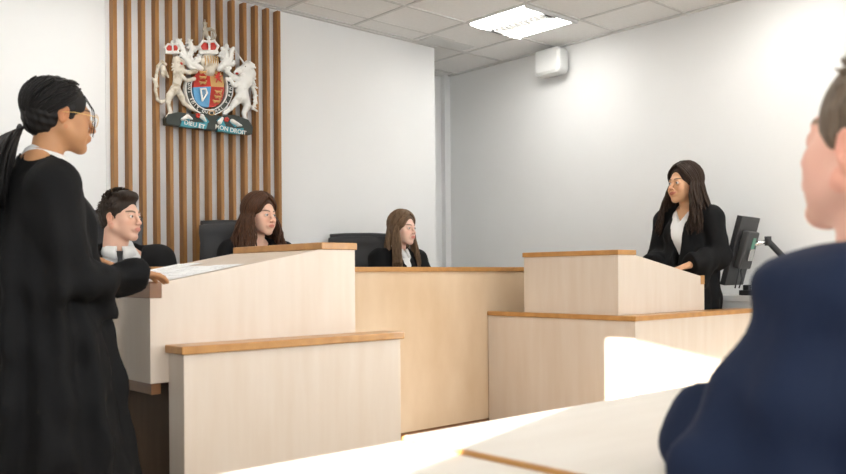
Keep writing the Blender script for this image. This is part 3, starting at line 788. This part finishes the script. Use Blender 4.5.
for i in range(190):           # ponytail
    a = rg.uniform(0, 6.28); q = math.sqrt(rg.random()); ox, oz = q*math.cos(a), q*math.sin(a)
    L = rg.uniform(.8, 1.05); pts = []
    for k in range(10):
        t_ = k/9; sp = .022 + .052*math.sin(min(1, t_*1.3)*math.pi*.55)
        pts.append(tie + Vector((ox*sp + .02*t_, -.085*math.sin(t_*1.9)*L + oz*sp*.8 - .01, -.02*0 + .012*math.sin(t_*3) - .30*t_**1.35*L + oz*sp*.5)))
    paths.append((pts, [.005]*7 + [.004, .003, .0015]))
for (x_, y_) in ((.055, .070), (.046, .079), (.030, .086)):    # loose locks by the temple
    paths.append(([Vector((x_*.8, y_-.018, .075)), Vector((x_, y_+.012, .03)), Vector((x_*1.05, y_+.018, -.01)), Vector((x_, y_+.014, -.06))], [.0016, .0016, .0013, .0008]))
mb = tubes(paths, 0); P1.hair('ponytail', np.array(mb.v), mb.f, 'hair_black')
P1.hair('hair_tie', *(lambda m: (np.array(m.v), m.f))(MB().tube([tie + Vector((.016*math.cos(R(a)), -.006, .016*math.sin(R(a)))) for a in range(0, 361, 30)], .006, 6)), 'plastic')
def ring(c, rx, rz, n=24): return [Vector((c[0] + rx*math.cos(2*math.pi*i/n), c[1], c[2] + rz*math.sin(2*math.pi*i/n))) for i in range(n+1)]
gl = MB()
for s in (-1, 1):
    gl.tube(ring((s*.033, .104, -.004), .026, .022), .0012, 6)
    gl.tube([(s*.059, .103, .002), (s*.070, .09, .004), (s*.079, .02, .004), (s*.080, -.02, -.002)], .0013, 6)
gl.tube([(-.008, .106, .0), (0, .109, .003), (.008, .106, .0)], .0012, 6)
P1.hair('glasses', np.array(gl.v), gl.f, 'gold')

# (2) smiling woman standing at the right lectern
P2 = Person('smiling woman with long dark hair in a black gown, standing behind the right lectern', (4.985, 2.93, 0), heading(-.74, -.67),
            1.615, 'tan', False, arms={q: (Vector((q*.215, .0, 1.14)), Vector((q*.13, .22, 1.08))) for q in (-1, 1)}, head_yaw=R(-14), head_pitch=R(0), sh=.17, lean=.02, smile=2, heads=1.07, wide=.98)
P2.shirt(collar=False)
P2.torso_cloth('gown', 'gown', hem=.05, v_top=.13, v_depth=.40, sleeve=(.074, .072, .078), bell=.12, folds=.007, skirt=(.19, .24), seed=5, h=.012)
long_hair(P2, 'hair_dkbrown', 11, 420, -.27, .165, .13, wave=.015, part=-.05, grow=.006, r=.005, phmin=66, yoff=-.02, front_fwd=.06, lenvar=.05)

# (3) young man seated at the left of the bench
P3 = Person('seated young man with short dark hair, white shirt, black tie and gown', (1.700, 4.185, .098), heading(.42, -.91),
            1.235, 'light', True, head_yaw=R(47), head_pitch=R(0), sh=.19, male=True, lean=.03, heads=1.0)
P3.shirt()
P3.torso_cloth('gown', 'gown', v_top=.20, v_depth=.42, sleeve=(.085, .095, .11), folds=.006, seed=8)
tm = MB(); c_ = P3.Mh @ Vector((0, -.038, -.165)); zt_ = P3.nb.z; fy = P3.nb.y
kx, ky = c_.x*.5, c_.y + .0645 + .010
tm.add([(kx-.016, ky+.012, zt_-.008), (kx+.016, ky+.012, zt_-.008), (kx+.010, ky+.024, zt_-.040), (kx-.010, ky+.024, zt_-.040),
        (kx-.016, ky-.008, zt_-.008), (kx+.016, ky-.008, zt_-.008), (kx+.010, ky+.0, zt_-.040), (kx-.010, ky+.0, zt_-.040)], [(0,1,2,3), (7,6,5,4), (0,4,5,1), (1,5,6,2), (2,6,7,3), (3,7,4,0)])
fr = [(.009, ky+.018, -.036), (.020, fy+.125, -.11), (.026, fy+.142, -.20), (.032, fy+.150, -.34)]
vs_ = []
for w_, y_, z_ in fr: xk = kx*(1 + z_/.34); vs_ += [(xk-w_, y_, zt_+z_), (xk+w_, y_, zt_+z_), (xk+w_, y_-.03, zt_+z_), (xk-w_, y_-.03, zt_+z_)]
tm.add(vs_, [(4*i+j, 4*i+(j+1) % 4, 4*i+4+(j+1) % 4, 4*i+4+j) for i in range(3) for j in range(4)] + [(3,2,1,0), (12,13,14,15)])
tm.build('tie', 'tie', P3.t, .002, world=False)
P3.collar()
def short_hair(P, m, seed, n, quiff, grow=.0, nape=-.055, ln=.03):
    P.hair('hair', *hair_cap(grow, nape, .078, quiff=quiff), m)
    rg = random.Random(seed); paths = []
    for i in range(n):
        ph = rg.uniform(-math.pi, math.pi); elv = rg.uniform(-.25, 1.5)
        d = Vector((math.sin(ph)*math.cos(elv), math.cos(ph)*math.cos(elv), math.sin(elv)))
        if d.y > .5 and d.z < .62: continue
        if abs(d.x) > .55 and d.y > -.45 and d.z < .15: continue
        p = Vector((d.x*(.079+grow), d.y*(.099+grow) - .021, d.z*(.091+grow) + .036))
        if p.z < nape: continue
        t_ = Vector((d.x*.2 + rg.uniform(-.3, .3) + (.35 if quiff else 0), .6 if d.z > .5 else -.35, (.35 if d.z > .5 else -.75))).normalized()
        if quiff and d.z > .55: p = p + Vector((0, 0, .012))
        q = p + (d*.35 + t_*.9)*ln*.5; e = p + (d*.35 + t_*1.6)*ln*.8
        paths.append(([p - d*.006, q, e], [.003, .0028, .0008]))
    mb = tubes(paths, 0, 4); P.hair('hair_tufts', np.array(mb.v), mb.f, m)
short_hair(P3, 'hair_boy', 3, 420, 1, ln=.016, grow=-.001)

# (4) woman with chestnut hair, centre of the bench
P4 = Person('seated woman with long chestnut hair beside the slatted wall, in a dark jacket', (2.62, 4.43, .12), heading(.55, -.84),
            1.275, 'light', True, head_yaw=R(20), head_pitch=R(-3), sh=.165, lean=.07, wide=1.0, heads=1.0)
P4.shirt(m='suit', collar=False)
P4.torso_cloth('jacket', 'suit', v_top=.12, v_depth=.25, sleeve=(.075, .07, .06), folds=.004, seed=12)
long_hair(P4, 'hair_brown', 21, 460, -.27, .17, .14, wave=.014, part=.01, grow=.006, r=.0052, phmin=64, yoff=-.02, front_fwd=.05, lenvar=.04)

# (5) woman with light brown hair, right end of the bench
P5 = Person('seated woman with long light brown hair and white collar, by the corner of the wall', (3.875, 4.60, .15), heading(.62, -.78),
            1.215, 'pale', True, head_yaw=R(12), head_pitch=R(-2), sh=.165, lean=.06, heads=.98, wide=.95)
P5.shirt(); P5.collar()
P5.torso_cloth('gown', 'gown', v_top=.06, v_depth=.2, sleeve=(.08, .085, .09), folds=.005, seed=15)
long_hair(P5, 'hair_light', 31, 420, -.27, .12, .12, wave=.004, part=.0, grow=.003, r=.0048, phmin=66, yoff=-.015, front_fwd=.05, lenvar=.03)

# (6) blurred man in the right foreground
P6 = Person('man with short greying hair in a navy gown, large and blurred at the right edge', (1.24, .41, 0), heading(-.30, .95),
            1.205, 'ruddy', True, head_yaw=R(8), head_pitch=R(12), sh=.15, male=True, lean=.0, heads=1.07, wide=1.02,
            arms={-1: (Vector((-.225, .03, .775)), Vector((-.12, .235, .79))), 1: (Vector((.24, .10, .80)), Vector((.10, .33, .80)))})
P6.shirt(); P6.collar()
P6.torso_cloth('gown', 'navy', v_top=.14, v_depth=.3, sleeve=(.080, .088, .075), folds=.016, seed=22, h=.01, bulk=1.05, neck=.06)
short_hair(P6, 'hair_grey', 9, 600, 0, grow=.005, ln=.009)

# chairs of the three judges
cl = copy_tree(chair0); cr = copy_tree(chair0)
put_chair(chair0, (2.56, 4.53, .15), heading(.25, -.97), 'black leather chair behind the chestnut haired woman, in front of the slats')
put_chair(cl, (1.63, 4.20, .15), heading(.45, -.89), 'black chair hidden behind the seated young man')
cr.scale = (1, 1, .96)
put_chair(cr, (3.56, 4.66, .15), heading(0, -1), 'black leather chair with a padded top roll beside the light brown haired woman')

# ------------------------------------------------------------------ carved and painted coat of arms on the slats
YE = YW - .069
def Z(x, y, dep=0):            # point of the relief, from the crop it was read in
    p = onY(145 + x/3.65, 15 + y/3.65, YE); return (p[0], YE - dep, p[2])
EC = Z(222, 240)
crest = thing('coat_of_arms', (EC[0], YE, EC[2]), 'painted royal coat of arms with lion and unicorn mounted on the slats', 'coat of arms')
off = np.array((EC[0], YE, EC[2]))
def evol(x0, y0, x1, y1, dep=.10, h=.0036):
    a = Z(x0, y1); b = Z(x1, y0); return Vol((min(a[0], b[0])-.02, YE-dep, min(a[2], b[2])-.03), (max(a[0], b[0])+.02, YE+.006, max(a[2], b[2])+.03), h)
u_ = .00193                    # metres per crop unit
def ech(v, pts, rad, dep=.025, k=.008, mode='add'): v.chain([Z(p[0], p[1], p[2] if len(p) > 2 else dep) for p in pts], [r*u_ for r in rad], k, mode); return v
def efin(v, name, m, parent=crest):
    Xg, Yg, Zg = v.grid(); v.F = np.maximum(v.F, (Yg - YE - .001 + 0*Xg + 0*Zg).astype(np.float32))
    V, Q = v.mesh(); o = mesh_obj(name, V - off, Q, m, parent); return o
# lion
v = evol(15, 140, 200, 400)
ech(v, [(112, 205), (110, 235), (102, 272)], [19, 15, 13], .04)
ech(v, [(104, 176), (110, 195)], [15, 18], .045)
ech(v, [(100, 168, .055), (114, 176, .065), (122, 181, .068)], [12, 8, 6])
ech(v, [(116, 205, .055), (142, 217, .06), (172, 210, .05)], [9, 7, 8], k=.004)
ech(v, [(116, 228, .055), (138, 246, .06), (166, 238, .05)], [8, 6, 7], k=.004)
ech(v, [(98, 276), (80, 298), (74, 325), (84, 362), (74, 377), (92, 380)], [16, 11, 7, 7, 8, 5], .04)
ech(v, [(108, 278), (124, 303), (133, 325), (160, 345), (178, 350)], [14, 10, 7, 6, 9], .035)
ech(v, [(84, 305), (55, 322), (40, 310), (33, 275), (36, 225), (42, 190), (56, 172), (70, 182)], [6, 5, 5, 5, 5, 5, 5, 5], .02)
for a in range(5): ech(v, [(32, 245), (22+a*5, 232+a*8)], [5, 3], .02)
for a in range(6): ech(v, [(62, 195), (55+a*5, 215+(a % 3)*7)], [6, 3], .02)
for a in range(14):
    t_ = R(a*26); ech(v, [(108 + 13*math.cos(t_), 190 + 15*math.sin(t_), .052), (108 + 24*math.cos(t_), 196 + 27*math.sin(t_), .048)], [5, 2.4], k=.002)
efin(v, 'lion', 'c_ivory')
def crown(cx, cy, w_, name):
    v = evol(cx-w_, cy-w_, cx+w_, cy+w_)
    ech(v, [(cx-w_*.5, cy+w_*.35), (cx+w_*.5, cy+w_*.35)], [w_*.14]*2, .05)
    for s in (-1, 1):
        ech(v, [(cx+s*w_*.45, cy+w_*.3), (cx+s*w_*.62, cy-w_*.05), (cx+s*w_*.35, cy-w_*.38), (cx, cy-w_*.30)], [w_*.08]*4, .05, .003)
    ech(v, [(cx, cy+w_*.3, .06), (cx, cy-w_*.30, .06)], [w_*.07]*2, k=.003)
    ech(v, [(cx, cy-w_*.45), (cx, cy-w_*.62)], [w_*.09]*2, .05, .003); ech(v, [(cx-w_*.1, cy-w_*.55), (cx+w_*.1, cy-w_*.55)], [w_*.05]*2, .05, .002)
    o = efin(v, name, 'c_white')
    v = evol(cx-w_, cy-w_, cx+w_, cy+w_)
    for s in (-1, 1): v.ell(Z(cx+s*w_*.26, cy-w_*.02, .042), (w_*.27*u_, .016, w_*.30*u_), .004)
    efin(v, 'crown_cap', 'c_red', o)
crown(86, 128, 42, 'lion_crown')
v = evol(95, 170, 125, 200); v.ell(Z(113, 184, .07), (.012, .01, .017), .003); efin(v, 'lion_mouth', 'c_red')
# unicorn
v = evol(255, 120, 410, 410)
ech(v, [(352, 200), (330, 208), (318, 216)], [16, 11, 8], .05)
ech(v, [(358, 195), (368, 220), (352, 245)], [17, 22, 26], .045)
ech(v, [(350, 245), (340, 275), (345, 305)], [26, 22, 22], .042)
ech(v, [(352, 184), (356, 172)], [5, 2], .05)
ech(v, [(348, 182), (312, 130)], [3.6, 1.6], .05, .003)
ech(v, [(338, 245, .055), (305, 232, .055), (285, 210, .05), (296, 200, .05)], [12, 9, 7, 6])
ech(v, [(335, 255, .055), (310, 262, .055), (296, 240, .05), (284, 238, .05)], [11, 8, 6, 6])
ech(v, [(335, 305), (315, 325), (300, 345), (278, 362)], [18, 12, 8, 8], .045)
ech(v, [(352, 310), (362, 335), (350, 360), (354, 385), (346, 398)], [18, 13, 8, 7, 9], .04)
ech(v, [(368, 320), (385, 342), (398, 320), (394, 285), (382, 255), (388, 235)], [5, 5, 6, 7, 7, 4], .02)
for a in range(8): ech(v, [(372 + a, 178 + a*9), (388 + (a % 2)*4, 186 + a*10)], [7, 4], .035, .004)
for a in range(7): ech(v, [(392, 345 - a*14), (404 - (a % 2)*5, 352 - a*14)], [5, 3], .02, .004)
efin(v, 'unicorn', 'c_white')
v = evol(305, 205, 335, 235); v.ell(Z(319, 220, .062), (.012, .008, .008), .002); efin(v, 'unicorn_mouth', 'c_red')
v = evol(335, 180, 355, 210); v.ell(Z(345, 196, .078), (.005, .004, .005), .002); efin(v, 'unicorn_eye', 'c_dark')
# shield in four quarters
def oval(cx, cy, rx, ry, n=48): return [(cx + rx*math.cos(2*math.pi*i/n), cy + ry*math.sin(2*math.pi*i/n)) for i in range(n)]
scx, scy, srx, sry = 222, 268, 56, 72
def quarter(sx, sy):
    pts = [(scx, scy)]
    for i in range(13):
        a = math.pi/2*i/12; pts.append((scx + sx*srx*abs(math.cos(a))**.75, scy + sy*sry*abs(math.sin(a))**.85))
    return pts
sh_ = crest
for sx, sy, m, nm in ((-1, -1, 'c_red', 'red_quarter'), (1, -1, 'c_gold', 'gold_quarter'), (-1, 1, 'c_blue', 'blue_quarter'), (1, 1, 'c_red', 'red_quarter')):
    pts = quarter(sx, sy); n = len(pts)
    b_ = [Z(x, y, .004) for x, y in pts]
    f_ = [Z(x, y, .072 - .03*(((x-scx)/srx)**2 + ((y-scy)/sry)**2)) for x, y in pts]
    MB().add(b_ + f_, [tuple(range(n, 2*n)), tuple(range(n-1, -1, -1))] + [(i, (i+1) % n, (i+1) % n + n, i+n) for i in range(n)]).build(nm, m, crest)
def charges(cells, m, name, kind):
    v = evol(160, 190, 290, 345, .11)
    for (x, y) in cells:
        if kind == 'lion':
            ech(v, [(x-9, y), (x+9, y)], [3.4, 3.2], .068, .002); ech(v, [(x-9, y-1), (x-13, y-4)], [3.2, 2.4], .068, .002)
            for q in (-8, -3, 5, 10): ech(v, [(x+q, y), (x+q-2, y+7)], [1.6, 1.4], .068, .001)
            ech(v, [(x+10, y-1), (x+14, y-6), (x+8, y-8)], [1.3, 1.3, 1.6], .068, .001)
        elif kind == 'rampant':
            ech(v, [(x+2, y-14), (x-3, y-4), (x+4, y+10)], [5, 5, 4], .066, .002)
            for q in ((-14, -10), (-13, 2), (-8, 18), (12, 18), (14, -6)): ech(v, [(x, y), (x+q[0], y+q[1])], [2.6, 2], .066, .002)
        else:
            ech(v, [(x-12, y-20), (x-6, y+22), (x+12, y-6), (x+6, y-22), (x-12, y-20)], [3.2, 3, 2.6, 3, 3.2], .066, .002)
            for q in range(5): ech(v, [(x-9+q*4, y-18), (x-6+q*3.4, y+16-q*5)], [.9, .9], .066, .001)
    efin(v, name, m)
charges([(194, 215), (194, 234), (194, 253), (251, 286), (249, 304), (244, 321)], 'c_gold', 'gold_lions', 'lion')
charges([(250, 234)], 'c_red', 'red_lion', 'rampant')
charges([(198, 297)], 'c_white', 'harp', 'harp')
# garter
ga = [(scx + 76*math.cos(R(a)), scy + 4 + 88*math.sin(R(a))) for a in range(-25, 206, 7)]
def band(pts, w_, d0, d1):
    vs = []; n = len(pts)
    for i, (x, y) in enumerate(pts):
        a = pts[max(i-1, 0)]; b_ = pts[min(i+1, n-1)]; tx, ty = b_[0]-a[0], b_[1]-a[1]; L = math.hypot(tx, ty); nx, ny = -ty/L, tx/L
        vs += [Z(x-nx*w_, y-ny*w_, d0), Z(x+nx*w_, y+ny*w_, d0), Z(x+nx*w_, y+ny*w_, d1), Z(x-nx*w_, y-ny*w_, d1)]
    fs = [(4*i+j, 4*i+(j+1) % 4, 4*i+4+(j+1) % 4, 4*i+4+j) for i in range(n-1) for j in range(4)] + [(0, 1, 2, 3), (4*n-1, 4*n-2, 4*n-3, 4*n-4)]
    return vs, fs
gt = MB().add(*band(ga, 11, .01, .050)).build('garter', 'c_white', crest)
gb = MB().add(*band(ga, 7.2, .02, .0515)).add(*band([(228, 358), (229, 400)], 6, .02, .0535)).build('garter_band', 'c_dark', crest)
MB().add(*band([(228, 350), (229, 404)], 9, .01, .052)).add([Z(218, 400, .05), Z(240, 402, .05), Z(229, 418, .05), Z(218, 400, .02), Z(240, 402, .02), Z(229, 418, .02)], [(0, 1, 2), (5, 4, 3), (0, 3, 4, 1), (1, 4, 5, 2), (2, 5, 3, 0)]).build('garter_tail', 'c_white', crest)
MB().tube([Z(228 + 11*math.cos(R(a)), 362 + 8*math.sin(R(a)), .056) for a in range(0, 361, 30)], .0035, 6).build('buckle', 'c_gold', crest, smooth=True)
# lettering
dg = None
def letters(items, name, m, parent):
    """items: (text, x, y, size in crop units, angle, depth)"""
    mb = MB()
    for tx, x, y, sz, ang, dep in items:
        cu = bpy.data.curves.new('t', 'FONT'); cu.body = tx; cu.size = sz*u_; cu.align_x = 'CENTER'; cu.align_y = 'CENTER'; cu.extrude = .0012; cu.offset = .0004
        ob = bpy.data.objects.new('t', cu); COL.objects.link(ob); dgx = bpy.context.evaluated_depsgraph_get()
        me = bpy.data.meshes.new_from_object(ob.evaluated_get(dgx))
        c = Vector(Z(x, y, dep)); ca, sa = math.cos(ang), math.sin(ang)
        mb.add([(c.x + p.co.x*ca - p.co.y*sa, c.y - p.co.z, c.z + p.co.x*sa + p.co.y*ca) for p in me.vertices], [tuple(p.vertices) for p in me.polygons])
        bpy.data.objects.remove(ob); bpy.data.curves.remove(cu); bpy.data.meshes.remove(me)
    return mb.build(name, m, parent)
words_ = 'HONI SOIT QUI MAL Y PENSE'; it = []
for i, chx in enumerate(words_):
    if chx == ' ': continue
    a = R(198 - 216*i/(len(words_)-1)); x = scx + 76*math.cos(a); y = scy + 4 + 88*math.sin(a)
    it.append((chx, x, y, 13, -(a - math.pi/2), .0535))
letters(it, 'garter_motto', 'c_white', gt)
# helmet, crown, crest lion, mantling
v = evol(185, 145, 265, 215)
v.ell(Z(222, 178, .05), (34*u_, .035, 27*u_), .01); ech(v, [(222, 190), (222, 208)], [26, 22], .035)
hl = efin(v, 'helmet', 'c_ivory')
mb = MB()
for i in range(6): mb.tube([Z(200+i*9, 158, .080 - abs(i-2.5)*.004), Z(200+i*9, 176, .092 - abs(i-2.5)*.005), Z(201+i*8.5, 192, .080 - abs(i-2.5)*.004)], .0038, 6)
mb.build('visor_bar', 'c_gold', hl, smooth=True)
crown(219, 122, 56, 'royal_crown')
v = evol(190, 20, 255, 110)
ech(v, [(212, 62), (216, 82), (230, 92)], [8, 7, 7], .035, .004); ech(v, [(205, 66), (202, 96)], [3.5, 3.5], .035, .003); ech(v, [(238, 70), (240, 98)], [3.5, 3.5], .035, .003)
ech(v, [(205, 58), (228, 56), (244, 62)], [6, 6, 4], .035, .004); ech(v, [(210, 48), (210, 40)], [6, 5], .035, .003)
ech(v, [(203, 34), (216, 34)], [3, 3], .035, .002); ech(v, [(209, 30), (209, 22)], [2.5, 2.5], .035, .002); ech(v, [(244, 62), (250, 78), (246, 90)], [3, 2.5, 3], .035, .003)
efin(v, 'crest_lion', 'c_stone')
for nm, lobes in (('mantling', [((190, 200), (165, 185), (150, 160), (160, 135), (156, 112), (148, 98)), ((165, 185), (140, 170), (130, 140), (118, 110), (108, 98)), ((150, 160), (128, 158), (118, 145)), ((160, 135), (178, 125)), ((172, 178), (190, 168), (182, 152)), ((145, 175), (150, 192), (170, 202))]),
                  ('mantling', [((256, 200), (272, 188), (284, 165), (282, 140), (286, 118)), ((272, 188), (292, 180), (302, 160), (300, 142), (310, 128)), ((284, 165), (268, 158), (262, 146)), ((282, 140), (270, 128)), ((290, 180), (308, 186), (312, 174)), ((268, 196), (285, 203), (300, 198))])):
    v = evol(100, 85, 320, 215)
    for li, l in enumerate(lobes):
        n = len(l); ech(v, l, [11, 10, 9, 8, 7, 5][:n] if li < 2 else [9, 7, 5][:n], .045, .004)
        for i in range(n-1):
            mx, my = (l[i][0]+l[i+1][0])/2, (l[i][1]+l[i+1][1])/2; dx, dy = l[i+1][0]-l[i][0], l[i+1][1]-l[i][1]; L = math.hypot(dx, dy)
            for s in (-1, 1): ech(v, [(mx, my, .045), (mx - s*dy/L*13, my + s*dx/L*13 - 3, .035)], [5, 3], k=.003)
    efin(v, nm, 'c_white')
# compartment and motto scroll
pts = [(62, 382), (72, 366), (110, 358), (150, 366), (200, 362), (260, 372), (310, 368), (362, 386), (378, 412), (376, 440), (230, 424), (64, 404)]
n = len(pts)
MB().add([Z(x, y, .002) for x, y in pts] + [Z(x, y, .058) for x, y in pts], [tuple(range(n, 2*n)), tuple(range(n-1, -1, -1))] + [(i, (i+1) % n, (i+1) % n+n, i+n) for i in range(n)]).build('compartment', 'c_dark', crest, .004)
sc = MB().add(*band([(116 + 4.6*i, 400 + .62*i*1.0 + 2*math.sin(i*.3)) for i in range(21)], 10, .03, .066)).add(*band([(248 + 4.7*i, 420 + .45*i - 2*math.sin(i*.35)) for i in range(21)], 10, .03, .066))
sc.add(*band([(186, 372), (200, 384), (212, 400)], 8, .03, .062)).add(*band([(252, 384), (262, 396), (270, 412)], 9, .03, .062)).add(*band([(296, 388), (306, 398), (318, 410)], 7, .03, .062))
sc.add(*band([(118, 384), (135, 378), (148, 388)], 5, .03, .062))
sc = sc.build('motto_scroll', 'c_teal', crest)
letters([('DIEU ET', 163, 406, 21, R(-7), .0685)], 'motto', 'c_white', sc); letters([('MON DROIT', 295, 425, 21, R(-5), .0685)], 'motto', 'c_white', sc)
for pts_, rr_ in (([(120, 386), (140, 376), (155, 384)], [5, 8, 4]), ([(192, 376), (205, 392)], [9, 4]), ([(256, 396), (266, 382)], [8, 5]), ([(302, 392), (322, 404), (336, 408)], [8, 7, 3])):
    v = evol(100, 360, 350, 420); ech(v, pts_, rr_, .06, .003); efin(v, 'scroll_fold', 'c_white', crest)
for (x, y) in ((178, 372), (282, 386)):
    v = evol(x-15, y-15, x+15, y+15)
    for i in range(5): v.ell(Z(x + 6*math.cos(R(72*i)), y + 6*math.sin(R(72*i)), .060), (.008, .006, .008), .003)
    efin(v, 'rose', 'c_red')
print('scene built')
